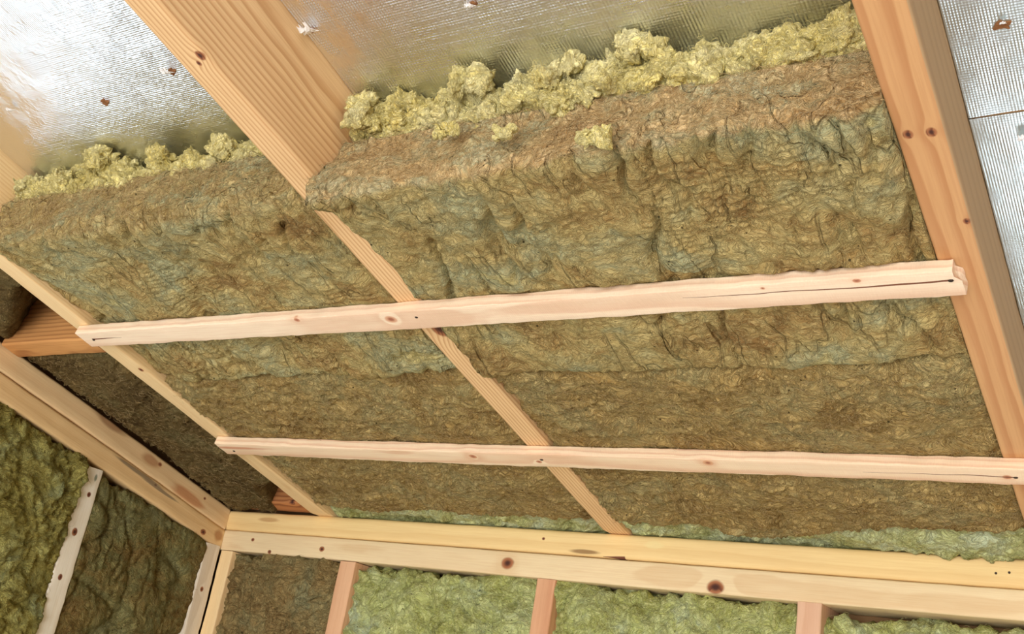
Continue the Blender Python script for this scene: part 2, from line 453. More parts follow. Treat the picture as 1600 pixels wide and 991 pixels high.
    if sag is not None: P[:, 2] += sag(P[:, 0], P[:, 1], P[:, 2])
    if post is not None: P = post(P)
    faces = [f[::-1] for f in grid_faces(nx, m, True)]
    verts = P.tolist()
    for base, fl in ((0, 0), ((nx - 1) * m, 1)):
        f = tuple(range(base, base + m))
        faces.append(f if fl else f[::-1])
    o = mesh_obj(name, verts, faces, mat, mw)
    cutv = sstep(0.30, 0.72, -N[:, 1] + 0.30 * fbm(S * 26, 3, seed + 60) + 0.12) if style == 'under' else np.zeros(len(P))
    at = o.data.attributes.new('cut', 'FLOAT', 'POINT')
    at.data.foreach_set('value', np.concatenate([cutv, np.zeros(len(verts) - len(P))]).astype(np.float32))
    bm = bmesh.new(); bm.from_mesh(o.data); bmesh.ops.recalc_face_normals(bm, faces=bm.faces)
    bm.to_mesh(o.data); bm.free()
    if strands:
        vis = np.where((N[:, 1] < -0.25) if style == 'under' else (under > 0.3))[0]
        add_strands(o, P, N, vis, strands, seed, strand_mat)
    return o

def add_strands(o, P, N, idx, count, seed, mat, length=(0.005, 0.016), rad=0.00026, lift=0.0022):
    """Loose curly fibres lying on and standing off the batt, in the same mesh."""
    rs = np.random.RandomState(seed + 99)
    pick = rs.choice(idx, count)
    vs, fs = [], []
    K = 5
    for i in pick:
        p = P[i].copy(); n = N[i]
        t = rs.normal(size=3) * np.array([1.0, 0.7, 0.7]); t -= n * (t @ n) * 0.85; t /= np.linalg.norm(t) + 1e-9
        b = np.cross(n, t); L = rs.uniform(*length); curl = rs.uniform(-2.2, 2.2)
        pts = []
        for k in range(K):
            s = k / (K - 1)
            a = curl * s
            pts.append(p + n * (0.0004 + lift * math.sin(math.pi * s) * rs.uniform(0.4, 1.6)) + (t * math.cos(a) + b * math.sin(a)) * L * s)
        base = len(vs)
        for k, q in enumerate(pts):
            rr = rad * (1 - 0.6 * k / K)
            vs += [tuple(q + b * rr), tuple(q - b * rr * 0.5 + n * rr), tuple(q - b * rr * 0.5 - n * rr)]
        for k in range(K - 1):
            for j in range(3):
                a0 = base + k * 3 + j; a1 = base + k * 3 + (j + 1) % 3
                fs.append((a0, a1, a1 + 3, a0 + 3))
    me = o.data
    nv = len(me.vertices)
    bm = bmesh.new(); bm.from_mesh(me)
    bv = [bm.verts.new(v) for v in vs]
    for f in fs:
        fc = bm.faces.new([bv[i] for i in f]); fc.smooth = True; fc.material_index = 1 if mat else 0
    bm.to_mesh(me); bm.free()
    if mat: me.materials.append(mat)

def fluff(name, chain, mat, mw, seed=1, base=None, sub=3):
    """Torn loose wool: many crumpled lumps pulled into one mass. chain = [(x, y, z, radius)]."""
    lod = []
    for k in (sub + 2, sub + 1, sub):
        bm = bmesh.new(); bmesh.ops.create_icosphere(bm, subdivisions=k, radius=1)
        bm.verts.ensure_lookup_table()
        lod.append((np.array([v.co[:] for v in bm.verts]), np.array([tuple(v.index for v in f.verts) for f in bm.faces])))
        bm.free()
    rs = np.random.RandomState(seed)
    VV, FF, n0 = [], [], 0
    for (x, y, z, r) in chain:
        u, f_ = lod[0 if r > 0.0095 else (1 if r > 0.0046 else 2)]
        sc = np.array([rs.uniform(0.85, 1.5), rs.uniform(0.7, 1.2), rs.uniform(0.6, 1.0)])
        a = rs.uniform(-0.6, 0.6)
        off = rs.uniform(0, 50, 3)
        p = u * (r * (0.85 + 0.55 * noise(u * 1.15 + off, seed)))[:, None] * sc
        w_ = p + off * 0.1
        p = p + u * ((0.0052 * np.abs(noise(w_ * 75, seed + 3)) + 0.0048 * np.abs(noise(w_ * 160, seed + 4)) + 0.0030 * np.abs(noise(w_ * 330, seed + 5)) + 0.0010 * noise(w_ * 600, seed + 6)) * (0.5 + r / 0.012))[:, None]
        ca, sa = math.cos(a), math.sin(a)
        p = np.stack([p[:, 0] * ca - p[:, 2] * sa, p[:, 1], p[:, 0] * sa + p[:, 2] * ca], 1) + np.array([x, y, z])
        VV.append(p); FF += (f_ + n0).tolist(); n0 += len(u)
    V = np.concatenate(VV)
    V = V + np.stack([fbm(V * 60, 2, seed + 40), fbm(V * 60, 2, seed + 41), fbm(V * 60, 2, seed + 42)], 1) * 0.004
    if base is not None: V = base(V)
    return mesh_obj(name, V.tolist(), FF, mat, mw)

# ================================================================== MATERIALS
PALE = srgb(236, 205, 160)
M = {}
M['nail'] = plain('nail_steel', srgb(60, 44, 34), 0.5, 0.6)
M['osb'] = plain('sheathing_ply', srgb(150, 112, 70), 0.8, sc=18)
M['deck'] = plain('roof_ply', srgb(160, 118, 72), 0.8, sc=14)
M['floor'] = plain('concrete_floor', srgb(222, 216, 206), 0.85, var=0.12, sc=6)
M['frame_white'] = plain('painted_window_frame', srgb(228, 226, 220), 0.5, var=0.05)
M['hole'] = plain('torn_backing', srgb(150, 100, 58), 0.9, var=0.4, sc=120)
M['flap'] = plain('torn_white_facing', srgb(250, 250, 250), 0.5, 0.0, var=0.04)
M['foil'] = foil_mat('foil_facing', crinkle=0.5, rib=0.5)
M['foil_scrim'] = foil_mat('scrim_foil_facing', pitch=0.0027, crinkle=0.28, rib=0.7, rough=0.26)
M['foil_board'] = foil_mat('ribbed_foil_facing', crinkle=0.2, rib=0.3, rough=0.3, tint=(0.68, 0.77, 0.79))

BR = lambda *c: [(p, srgb(*q)) for p, q in c]
CUT = BR((0.10, (158, 124, 78)), (0.32, (196, 162, 110)), (0.5, (208, 180, 128)), (0.64, (184, 172, 128)), (0.8, (190, 186, 148)), (0.95, (216, 190, 138)))
CUTL = BR((0.10, (142, 116, 70)), (0.32, (172, 148, 94)), (0.5, (186, 166, 112)), (0.64, (170, 162, 116)), (0.8, (174, 174, 136)), (0.95, (196, 178, 122)))
FACE = BR((0.08, (150, 118, 72)), (0.28, (180, 152, 96)), (0.46, (192, 172, 114)), (0.60, (184, 172, 122)), (0.76, (176, 176, 136)), (0.95, (206, 192, 130)))
M['wool_brown'] = wool_mat('brown_wool_face', FACE, fibre=(34, 110, 110), warp=0.024, contrast=0.42, pale=srgb(214, 194, 136), pale_amt=0.40, patch=7, cut=CUT, cut_pale=srgb(242, 218, 170), crease=0.9)
M['wool_brown_left'] = wool_mat('olive_wool_face', FACE, fibre=(34, 110, 110), warp=0.024, contrast=0.42, pale=srgb(214, 194, 136), pale_amt=0.40, patch=7, cut=CUTL, cut_pale=srgb(226, 206, 152), seed=21, crease=0.9)
M['wool_mouse'] = wool_mat('greyish_brown_wool', BR((0.08, (128, 104, 66)), (0.35, (156, 132, 86)), (0.6, (154, 138, 94)), (0.9, (150, 146, 108))), fibre=(50, 80, 80), contrast=0.5, pale=srgb(196, 176, 122), pale_amt=0.4, seed=23, patch=10)
M['wool_fib'] = wool_mat('fibrous_brown_wool', BR((0.08, (144, 112, 64)), (0.34, (178, 148, 90)), (0.56, (188, 162, 104)), (0.76, (176, 162, 112)), (0.95, (204, 178, 116))), fibre=(40, 100, 130), warp=0.045, contrast=0.5, pale=srgb(226, 200, 138), pale_amt=0.45, seed=3, patch=9)
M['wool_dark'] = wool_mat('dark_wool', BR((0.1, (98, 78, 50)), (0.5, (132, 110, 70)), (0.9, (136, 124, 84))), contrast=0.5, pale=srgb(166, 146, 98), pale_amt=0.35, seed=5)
M['wool_yellow'] = wool_mat('yellow_torn_wool', BR((0.1, (222, 202, 116)), (0.45, (246, 230, 148)), (0.9, (250, 242, 186))), fibre=(120, 120, 120), contrast=0.22, pale=srgb(252, 246, 200), pale_amt=0.4, seed=7, specks=False)
M['wool_lip'] = wool_mat('pale_green_wool', BR((0.1, (150, 156, 92)), (0.45, (198, 202, 138)), (0.9, (206, 218, 182))), fibre=(70, 90, 90), contrast=0.4, pale=srgb(224, 224, 168), pale_amt=0.35, seed=9, specks=False, patch=16)
M['wool_lime'] = wool_mat('lime_green_wool', BR((0.08, (158, 160, 88)), (0.35, (188, 194, 118)), (0.6, (194, 202, 138)), (0.9, (190, 204, 170))), fibre=(50, 70, 70), contrast=0.28, pale=srgb(232, 234, 172), pale_amt=0.42, seed=11, patch=11)
M['wool_olive'] = wool_mat('olive_wool', BR((0.08, (130, 118, 58)), (0.35, (158, 148, 80)), (0.6, (162, 158, 96)), (0.9, (160, 166, 120))), fibre=(60, 90, 90), contrast=0.5, pale=srgb(208, 200, 124), pale_amt=0.35, seed=13, patch=11)
M['wool_moss'] = wool_mat('mossy_brown_wool', BR((0.08, (118, 88, 52)), (0.35, (140, 120, 72)), (0.6, (134, 130, 84)), (0.9, (146, 146, 104))), fibre=(110, 50, 110), contrast=0.5, pale=srgb(182, 166, 112), pale_amt=0.32, seed=15)
M['strand'] = plain('loose_fibre', srgb(190, 164, 114), 0.9)
M['strand_yellow'] = plain('loose_yellow_fibre', srgb(240, 226, 150), 0.9)
M['strand_green'] = plain('loose_green_fibre', srgb(172, 168, 112), 0.9)

# ================================================================== SETTING
def box_faces(vs, fs, x0, x1, y0, y1, z0, z1):
    b = len(vs)
    vs += [(x0, y0, z0), (x1, y0, z0), (x1, y1, z0), (x0, y1, z0), (x0, y0, z1), (x1, y0, z1), (x1, y1, z1), (x0, y1, z1)]
    fs += [tuple(b + i for i in f) for f in ((0, 3, 2, 1), (4, 5, 6, 7), (0, 1, 5, 4), (1, 2, 6, 5), (2, 3, 7, 6), (3, 0, 4, 7))]
def boxes(name, lst, mat, kind='structure', mw=None):
    vs, fs = [], []
    for b in lst: box_faces(vs, fs, *b)
    return tag(mesh_obj(name, vs, fs, mat, mw, smooth=False), kind=kind)
XR, YB = 3.6, -4.2
boxes('floor', [(-0.1, XR, YB - 3, 0.1, -0.12, 0)], M['floor'])
boxes('ceiling', [(-0.2, XR + 0.1, -0.12, 4.5, 0.215, 0.235)], M['deck'], mw=SLOPE @ Matrix.Translation((0, -4.38, 0)))
# left gable wall sheathing with its window opening (y -1.55..-0.66, z 0.75..1.98)
WY0, WY1, WZ0, WZ1 = -1.58, -0.66, 0.75, 1.99
boxes('wall_left', [(-0.105, -0.092, -0.3, 0.1, 2.1, 2.19), (-0.105, -0.092, WY1, -0.3, 2.1, 2.26), (-0.105, -0.092, WY0, WY1, 2.3, 2.4), (-0.105, -0.092, WY1, 0.1, 0, 2.1), (-0.105, -0.092, YB, WY0, 0, 2.9), (-0.105, -0.092, WY0, WY1, 0, WZ0), (-0.105, -0.092, WY0, WY1, WZ1, 2.3)], M['osb'])
EX0, EX1, EZ0, EZ1 = 1.42, 2.45, 0.62, 1.5
boxes('wall_far', [(-0.1, EX0, 0.092, 0.105, 0, 2.13), (EX1, XR, 0.092, 0.105, 0, 2.13), (EX0, EX1, 0.092, 0.105, 0, EZ0), (EX0, EX1, 0.092, 0.105, EZ1, 2.13)], M['osb'])
boxes('wall_right', [(XR, XR + 0.02, YB, 0.1, 0, 3.1)], M['osb'])
boxes('wall_back', [(-0.1, 0.5, YB - 0.02, YB, 0, 3.1), (3.3, XR, YB - 0.02, YB, 0, 3.1), (0.5, 3.3, YB - 0.02, YB, 2.15, 3.1)], M['osb'])
boxes('window_1', [(-0.09, -0.02, WY0, WY0 + 0.04, WZ0, WZ1), (-0.09, -0.02, WY1 - 0.04, WY1, WZ0, WZ1), (-0.09, -0.02, WY0 + 0.04, WY1 - 0.04, WZ0, WZ0 + 0.04), (-0.09, -0.02, WY0 + 0.04, WY1 - 0.04, WZ1 - 0.04, WZ1)], M['frame_white'])
boxes('window_2', [(EX0, EX0 + 0.04, 0.02, 0.09, EZ0, EZ1), (EX1 - 0.04, EX1, 0.02, 0.09, EZ0, EZ1), (EX0 + 0.04, EX1 - 0.04, 0.02, 0.09, EZ0, EZ0 + 0.04), (EX0 + 0.04, EX1 - 0.04, 0.02, 0.09, EZ1 - 0.04, EZ1)], M['frame_white'])

# ================================================================== TIMBER
HR = 0.036                     # rafter underside above the plate joint, along the roof normal
RD = 0.165                     # rafter depth
RW = 0.039
XA, XB, XC = 0.2362, 0.8735, 1.5108
FN = 0.162                     # foil in the two insulated bays
rafter_woods = {
 'left': wood('rafter_wood_straw', srgb(242, 212, 160), srgb(214, 168, 112), 1, (0.02, -0.25), 0.0052, 0.35, knots=[(0.503, 0.031, 0.004)], warp=0.004),
 'center': wood('rafter_wood_orange', srgb(240, 204, 152), srgb(192, 134, 82), 2, (0.16, 0.118), 0.0044, 0.62, knots=[(1.030, 0.033, 0.0048), (1.022, 0.0235, 0.0028), (0.565, 0.029, 0.013)], warp=0.0035),
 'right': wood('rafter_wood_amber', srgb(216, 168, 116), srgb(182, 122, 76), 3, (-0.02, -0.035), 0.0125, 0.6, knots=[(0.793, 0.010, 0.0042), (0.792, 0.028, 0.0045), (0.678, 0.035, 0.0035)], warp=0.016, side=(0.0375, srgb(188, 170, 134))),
}
def rafter(x, wd, label):
    s0, L = 0.0267, 3.6
    mw = frame(slope(x, s0, HR), VS, VX, VN)
    o = board('rafter', L, RW, RD, mw, wd, bev=0.0035, segs=200, rag=0.0003, seed=int(x * 10))
    # seat over the eaves plate: the foot of the rafter is notched to sit on the plate
    me = o.data
    for v in me.vertices:
        if v.co.x < 0.008: v.co.x -= 0.12
        elif v.co.x < 0.024: v.co.x -= 0.018
        # world height must stay above the plate top
        s = s0 + v.co.x; n = HR + v.co.z
        z = s * SP + n * CP
        zt = 0.0412
        if z < zt: v.co.z += (zt - z) / CP
    return tag(o, label, 'rafter', 'sloping rafters')
rl = rafter(XA, rafter_woods['left'], 'straw coloured rafter nearest the left gable wall, on the corner side')
rc = rafter(XB, rafter_woods['center'], 'orange rafter between the two wool filled bays, with two knots near its top')
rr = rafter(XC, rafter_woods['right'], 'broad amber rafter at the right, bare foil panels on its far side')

# far wall: double top plate, seen face y = 0 (local x = X, y = Y, z = Z)
# far plates are built with local y = -Z so that knots lie on the seen face (local x, y) and z = depth
def far_plate(z_top, h, wd, label, seed, knots=(), **k):
    mw = frame(Vector((-0.09, 0.0, Z0 + z_top)), VX, -VZ, VY)
    o = board('top_plate', 3.6, h, 0.089, mw, wd, segs=220, rag=0.0004, seed=seed, bend=(lambda x: 0.0007 * np.sin(x * 3.1 + seed)), **k)
    return tag(o, label, 'top plate', 'double top plates')
wu = wood('eaves_plate_yellow', srgb(246, 216, 154), srgb(222, 178, 114), 4, (0.9, 0.30), 0.03, 0.25, knots=[(0.845, 0.016, 0.0025)], stains=[(0.928, 0.033, 0.03, 0.004, srgb(120, 80, 40)), (0.2, 0.014, 0.03, 0.005, srgb(196, 150, 96)), (1.05, 0.014, 0.02, 0.008, srgb(244, 222, 160))], cracks=[(0.96, 1.0, 0.0385, 0.0022)], warp=0.02)
wl_ = wood('eaves_plate_cream', srgb(242, 220, 176), srgb(210, 166, 114), 5, (0.02, -0.06), 0.012, 0.32, knots=[(0.226, 0.036, 0.004), (0.36, 0.0225, 0.005), (0.173, 0.015, 0.0035), (0.7815, 0.0205, 0.0105), (1.1585, 0.031, 0.011)], warp=0.02)
pu = far_plate(0.0405, 0.0400, wu, 'yellow upper top plate of the far wall, under the rafter feet', 3, bev=0.0072)
plw = far_plate(-0.0006, 0.0404, wl_, 'cream lower top plate of the far wall with two large round knots', 4, bev=0.003)
for px, pz in ((1.4611, 0.018), (1.4776, 0.02)):
    disc('nail_hole', pu, (px + 0.09, 0.0405 - pz, 0.0004), 0.0017, M['nail'])

# gable wall: raked double top plate, seen face x = 0, local x = up the slope, y = normal, z = -X
wgu = wood('gable_plate_tan', srgb(236, 206, 158), srgb(210, 166, 116), 6, (0.3, 0.25), 0.02, 0.3, knots=[(0.083, 0.027, 0.003), (0.217, 0.030, 0.004)], stains=[(0.36, 0.038, 0.05, 0.01, srgb(150, 104, 66)), (0.24, 0.026, 0.03, 0.012, srgb(170, 118, 76)), (0.12, 0.012, 0.05, 0.012, srgb(198, 132, 84))], warp=0.02)
wgl = wood('gable_plate_honey', srgb(236, 202, 148), srgb(208, 164, 110), 7, (0.5, 0.28), 0.02, 0.3, knots=[(0.2145, 0.0325, 0.0025), (0.06, 0.01, 0.006)], stains=[(0.27, 0.034, 0.07, 0.004, srgb(120, 104, 84)), (0.2, 0.03, 0.05, 0.003, srgb(120, 104, 84)), (0.02, 0.02, 0.014, 0.016, srgb(176, 122, 74))], warp=0.02)
def gable_plate(n0, h, wd, label, seed, endmore=0.0):
    # ends plumb against the far wall plates
    mw = frame(Vector((0, 0, Z0)) + VN * n0 + VS * (n0 * math.tan(PITCH) + 0.0008), VS, VN, -VX)
    o = board('top_plate', 2.6, h, 0.089, mw, wd, bev=0.0045, segs=240, rag=0.0005, seed=seed, shear0=(math.tan(PITCH), 0), bend=(lambda x: 0.0010 * np.sin(x * 7 + seed)))
    return tag(o, label, 'top plate', 'double top plates')
gu = gable_plate(0.0006, 0.0421, wgu, 'tan upper raked top plate along the left gable wall, with brown stains', 5)
gl = gable_plate(-0.0400, 0.0398, wgl, 'honey lower raked top plate along the left gable wall, over the studs', 6)

# ------------------------------------------------------------------ battens under the rafters (local x = X, y = down slope, z = N)
VD = -VS
bw1 = wood('batten_wood_pink', srgb(254, 232, 202), srgb(224, 174, 138), 8, (0.012, 0.07), 0.0095, 0.5, kcol=((226, 176, 140), (206, 146, 112), (170, 108, 82)),
           knots=[(0.6067, 0.016, 0.007), (1.0895, 0.005, 0.002),  (0.458, 0.004, 0.004), (1.183, 0.003, 0.003)],
           cracks=[(1.0, 1.268, 0.0125, 0.0014), (0.09, 0.022, 0.017, 0.0017)], warp=0.014, saw=0.4)
bw2 = wood('batten_wood_rose', srgb(253, 228, 194), srgb(224, 168, 128), 9, (0.010, 0.05), 0.008, 0.5, kcol=((224, 170, 130), (204, 142, 106), (168, 106, 80)),
           knots=[(0.53, 0.013, 0.006), (0.903, 0.008, 0.006), (1.263, 0.018, 0.004), (0.640, 0.022, 0.004)],
           cracks=[(1.1, 1.27, 0.0175, 0.0010)], stains=[(0.05, 0.012, 0.08, 0.006, srgb(214, 140, 104))], warp=0.012, saw=0.4)
BT, BW = 0.015, 0.0375
def batten(xs, ss, dtilt, L, wd, label, seed, endfn, nails):
    ax = (VX + VS * dtilt).normalized(); az = VN; ay = az.cross(ax)
    mw = frame(slope(xs, ss, HR - BT - 0.0006), ax, ay, az)
    o = board('batten', L, BW, BT, mw, wd, bev=0.0015, segs=240, rag=0.0005, seed=seed, endfn=endfn, edge_rag=0.0011, bend=lambda x: 0.0012 * np.sin(x * 5 + seed))
    for nx_, ny_ in nails:
        disc('nail_head', o, (nx_, ny_, 0.0003), 0.0026, M['nail'], squash=0.7)
    return tag(o, label, 'batten', 'battens nailed across the rafters')
def end1(y, z): return np.where(y < 0.013, -0.010, 0.0) + np.abs(fbm(np.stack([y * 300, z * 300, y * 0], 1), 2, 4)) * 0.002
b1 = batten(0.256, 0.6545, 0.000, 1.275, bw1, 'thick pale pink batten nearest the viewer, split round a knot at its right end', 11, end1, [(0.648, 0.0145), (0.024, 0.018), (1.266, 0.0125)])
b2 = batten(0.252, 0.3195, -0.0265, 1.30, bw2, 'thinner rosy batten closer to the far wall, running out of frame at the right', 12, None, [(0.0265, 0.0235), (0.647, 0.016), (1.272, 0.0185)])

# ------------------------------------------------------------------ blocking between the left rafter and the gable plate
bk1 = wood('blocking_wood_warm', srgb(216, 158, 96), srgb(150, 92, 50), 10, (0.016, 0.16), 0.009, 0.6, knots=[], warp=0.012)
o = board('roof_blocking', XA - 0.004, 0.040, 0.118, frame(slope(0.002, 0.6185, HR + 0.001), VX, VD, VN), bk1, segs=40, seed=21)
tag(o, 'warm brown blocking piece left of the thick batten, between left rafter and gable plate', 'blocking', 'blocking pieces beside the left rafter')
bk2 = wood('blocking_wood_red', srgb(196, 132, 80), srgb(128, 70, 40), 11, (0.05, 0.13), 0.0085, 0.7, knots=[(0.19, 0.0, 0.006)], warp=0.014)
o = board('roof_blocking', XA - 0.004, 0.040, 0.118, frame(slope(0.002, 0.040, HR + 0.012), VX, VD, VN), bk2, segs=40, seed=22)
tag(o, 'reddish blocking piece low in the corner, behind the foot of the left rafter', 'blocking', 'blocking pieces beside the left rafter')

# ------------------------------------------------------------------ wall studs
def stud_far(x, w, wd, label, seed, knots=(), top=-0.0418):
    mw = frame(Vector((x, 0.0005, Z0 + top)), -VZ, -VX, VY); mw = frame(Vector((x + w, 0.0005, Z0 + top)), -VZ, -VX, VY)
    h = Z0 + top
    o = board('wall_stud', h, w, 0.088, mw, wd, segs=160, rag=0.0004, seed=seed, edge_rag=0.0006)
    return tag(o, label, 'wall stud', 'far wall studs')
sw_y = wood('stud_wood_pale_yellow', srgb(250, 222, 170), srgb(226, 178, 118), 12, (0.02, 0.2), 0.02, 0.25)
sw_p = wood('stud_wood_pink', srgb(232, 186, 146), srgb(204, 146, 106), 13, (0.0, 0.12), 0.009, 0.35)
sw_r = wood('stud_wood_rosy', srgb(226, 176, 136), srgb(190, 126, 88), 14, (0.03, 0.07), 0.011, 0.4)
sw_c = wood('stud_wood_blush', srgb(230, 190, 158), srgb(204, 152, 118), 15, (-0.02, 0.1), 0.009, 0.35)
stud_far(0.001, 0.034, sw_y, 'pale yellow stud of the far wall standing in the corner', 31)
stud_far(0.3205, 0.038, sw_p, 'pink stud of the far wall, first one right of the corner', 32)
stud_far(0.7535, 0.036, sw_r, 'rosy stud of the far wall below the large round knot in the plate', 33)
stud_far(1.195, 0.036, sw_c, 'rightmost stud of the far wall, blush pink, near the lower right corner', 34)

sw_w = wood('stud_wood_bleached', srgb(250, 244, 228), srgb(222, 202, 170), 16, (0.02, 0.12), 0.010, 0.3, knots=[(0.048, 0.016, 0.004), (0.117, 0.0225, 0.0055), (0.197, 0.024, 0.0045)], stains=[(0.016, 0.012, 0.008, 0.004, srgb(96, 120, 96))], warp=0.01)
sw_g = wood('stud_wood_greyed', srgb(240, 230, 210), srgb(200, 178, 146), 17, (0.02, 0.12), 0.011, 0.3, knots=[(0.09, 0.022, 0.0042)], warp=0.01)
def stud_gable(y, w, top, wd, label, seed, out=0.0):
    # seen face x = out; local x down, y toward the viewer's left (-Y) , z into the wall (-X)
    mw = frame(Vector((out, y, Z0 + top)), -VZ, VY, VX.cross(VZ).cross(VZ) * 0 - VX) if False else frame(Vector((out, y + w, Z0 + top)), -VZ, -VY, -VX)
    o = board('wall_stud', Z0 + top, w, 0.088, mw, wd, segs=160, rag=0.0004, seed=seed, edge_rag=0.0012)
    return tag(o, label, 'wall stud', 'gable wall studs')
stud_gable(-0.366, 0.0405, 0.034, sw_w, 'bleached white stud in the left gable wall, green mark at its top', 41, 0.003)
stud_gable(-0.0405, 0.039, -0.0345, sw_g, 'greyed stud of the gable wall standing at the corner, round knot in it', 42, 0.001)

# ================================================================== FOIL
def foil(x0, x1, s0, s1, n, label, mat, seed, marks=(), pitch=0.0027, rib=0.00010, grain=0.00022, weft=0.0):
    # the woven scrim shows as real ribs running down the slope
    nx, ny = int((x1 - x0) / pitch * 6) + 1, (300 if weft else 230)
    xs = np.linspace(x0, x1, nx); ys = -np.concatenate([np.linspace(s1, 1.09, 6)[:-1], np.linspace(1.09, s0 if weft == 0 else 0.81, ny - 8 if weft else ny - 5)] + ([np.linspace(0.80, s0, 3)] if weft else []) + []) if s1 > 1.4 else np.linspace(-s1, -s0, ny)
    g = np.stack(np.meshgrid(xs, ys, indexing='ij'), 2).reshape(-1, 2)
    P = np.concatenate([g, np.zeros((len(g), 1))], 1)
    wob = noise(P * np.array([20, 9, 1]) + seed * 3.3, seed + 5)
    P[:, 2] = fbm(P * np.array([7, 7, 1]) + seed, 3, seed) * 0.0016 + rib * (0.6 + 0.8 * noise(P * np.array([60, 40, 1]) + 1.7, seed + 8)) * np.sin(2 * math.pi * P[:, 0] / pitch + wob * 1.5)
    if weft:      # cross threads of the scrim
        wv = 0.5 + 0.5 * np.sin(2 * math.pi * P[:, 1] / 0.0041 + 2.2 * noise(P * np.array([150, 60, 1]), seed + 14))
        P[:, 2] += weft * wv * (0.4 + 0.6 * (np.sin(2 * math.pi * P[:, 0] / pitch + wob * 1.5) > -0.3))
    P[:, 2] += grain * noise(P * np.array([240, 240, 1]) + 5.5, seed + 11)
    b = len(P)
    Q = P[[0, ny - 1, (nx - 1) * ny + ny - 1, (nx - 1) * ny]].copy(); Q[:, 2] = 0.03
    V = np.concatenate([P, Q]).tolist()
    F = [f[::-1] for f in grid_faces(nx, ny, False)] + [(b, b + 1, b + 2, b + 3)]
    F += [tuple(range(0, ny)) + (b + 1, b), tuple((nx - 1) * ny + j for j in range(ny)) + (b + 2, b + 3), tuple(i * ny for i in range(nx)) + (b + 3, b), tuple(i * ny + ny - 1 for i in range(nx)) + (b + 2, b + 1)]
    o = mesh_obj('foil_board', V, F, mat, SLOPE @ Matrix.Translation((0, 0, n)))
    bm = bmesh.new(); bm.from_mesh(o.data); bmesh.ops.recalc_face_normals(bm, faces=bm.faces); bm.to_mesh(o.data); bm.free()
    md = o.modifiers.new('split', 'EDGE_SPLIT'); md.split_angle = math.radians(60)
    tag(o, label, 'foil board', 'foil faced roof boards')
    rs = np.random.RandomState(seed)
    for (mx, ms, size, white, brown) in marks:
        if brown:       # a torn spot where the backing shows
            n_ = 16; vs = [(0, 0, -0.0015)]; fs = []
            for k in range(n_):
                a = 2 * math.pi * k / n_; rr = size * brown * rs.uniform(0.5, 1.15)
                vs.append((rr * math.cos(a) * 1.1, rr * math.sin(a) * 0.8, -0.0008 - rs.uniform(0, 0.0016)))
            for k in range(n_): fs.append((0, 1 + (k + 1) % n_, 1 + k))
            for k in range(n_):
                x_, y_, _z = vs[1 + k]; vs.append((x_, y_, 0.004))
            for k in range(n_): fs.append((1 + k, 1 + (k + 1) % n_, n_ + 1 + (k + 1) % n_, n_ + 1 + k))
            mesh_obj('torn_spot', vs, fs, M['hole'], parent=o, local=Matrix.Translation((mx, -ms, 0)), smooth=False)
        if white:       # a crumpled flap of foil hanging from the tear
            a_, b_ = 9, 7; vs, fs = [], []
            for i in range(a_):
                for j in range(b_):
                    u, v = i / (a_ - 1) - 0.5, j / (b_ - 1)
                    jag = 1 + 0.35 * rs.uniform(-1, 1) * (v > 0.6)
                    vs.append((u * size * white * 1.5 * (1 - 0.35 * v) + rs.normal() * size * 0.05, -v * size * white * jag, -0.002 - size * 0.55 * math.sin(v * 1.9) - abs(rs.normal()) * size * 0.10))
            fs = grid_faces(a_, b_, False)
            f2 = mesh_obj('torn_flap', vs, fs, M['flap'], parent=o, local=Matrix.Translation((mx, -ms, 0)), smooth=False)
            sd = f2.modifiers.new('thick', 'SOLIDIFY'); sd.thickness = 0.0006
    return o
foil(XA + RW + 0.001, XB - 0.001, 0.70, 3.2, FN, 'bright silver foil board at the upper left, between left and center rafter', M['foil'], 1, [(0.549, 0.946, 0.006, 0, 1.2), (0.693, 0.966, 0.010, 1.0, 0.6), (0.384, 0.970, 0.007, 1.0, 0), (0.36, 1.02, 0.006, 0, 0.8)], pitch=0.003, rib=0.00012, weft=0.00010)
foil(XB + RW + 0.001, XC - 0.001, 0.70, 3.2, FN, 'silver foil board with brownish reflections above the wool, between center and right rafter', M['foil_scrim'], 2, [(0.924, 0.972, 0.011, 1.2, 0.4), (1.122, 0.954, 0.007, 1.1, 0.7)], pitch=0.0036, rib=0.00036, grain=0.00016, weft=0.00019)
foil(XC + RW + 0.001, XC + 0.62, 0.7515, 3.2, 0.115, 'ribbed foil board at the upper right with a brown torn spot', M['foil_board'], 3, [(1.592, 0.849, 0.0062, 0.0, 1.15), (1.594, 0.852, 0.004, 0.9, 0)], pitch=0.0025, rib=0.00008, grain=0.00003)
foil(XC + RW + 0.001, XC + 0.62, 0.05, 0.7500, 0.115, 'ribbed foil board at the right edge, below the brown seam', M['foil_board'], 4, [(1.592, 0.719, 0.008, 1.0, 0)], pitch=0.0025, rib=0.00008, grain=0.00003)
boxes('trim_1', [(XC + RW + 0.002, XC + 0.61, -0.7513, -0.7502, 0.1154, 0.13)], M['deck'], mw=SLOPE)

# ================================================================== ROOF WOOL
XL0, XL1 = XA + RW, XB            # left bay
XR0, XR1 = XB + RW, XC            # right bay
def ramp1(v, a, b): return np.clip((v - a) / (b - a), 0, 1)
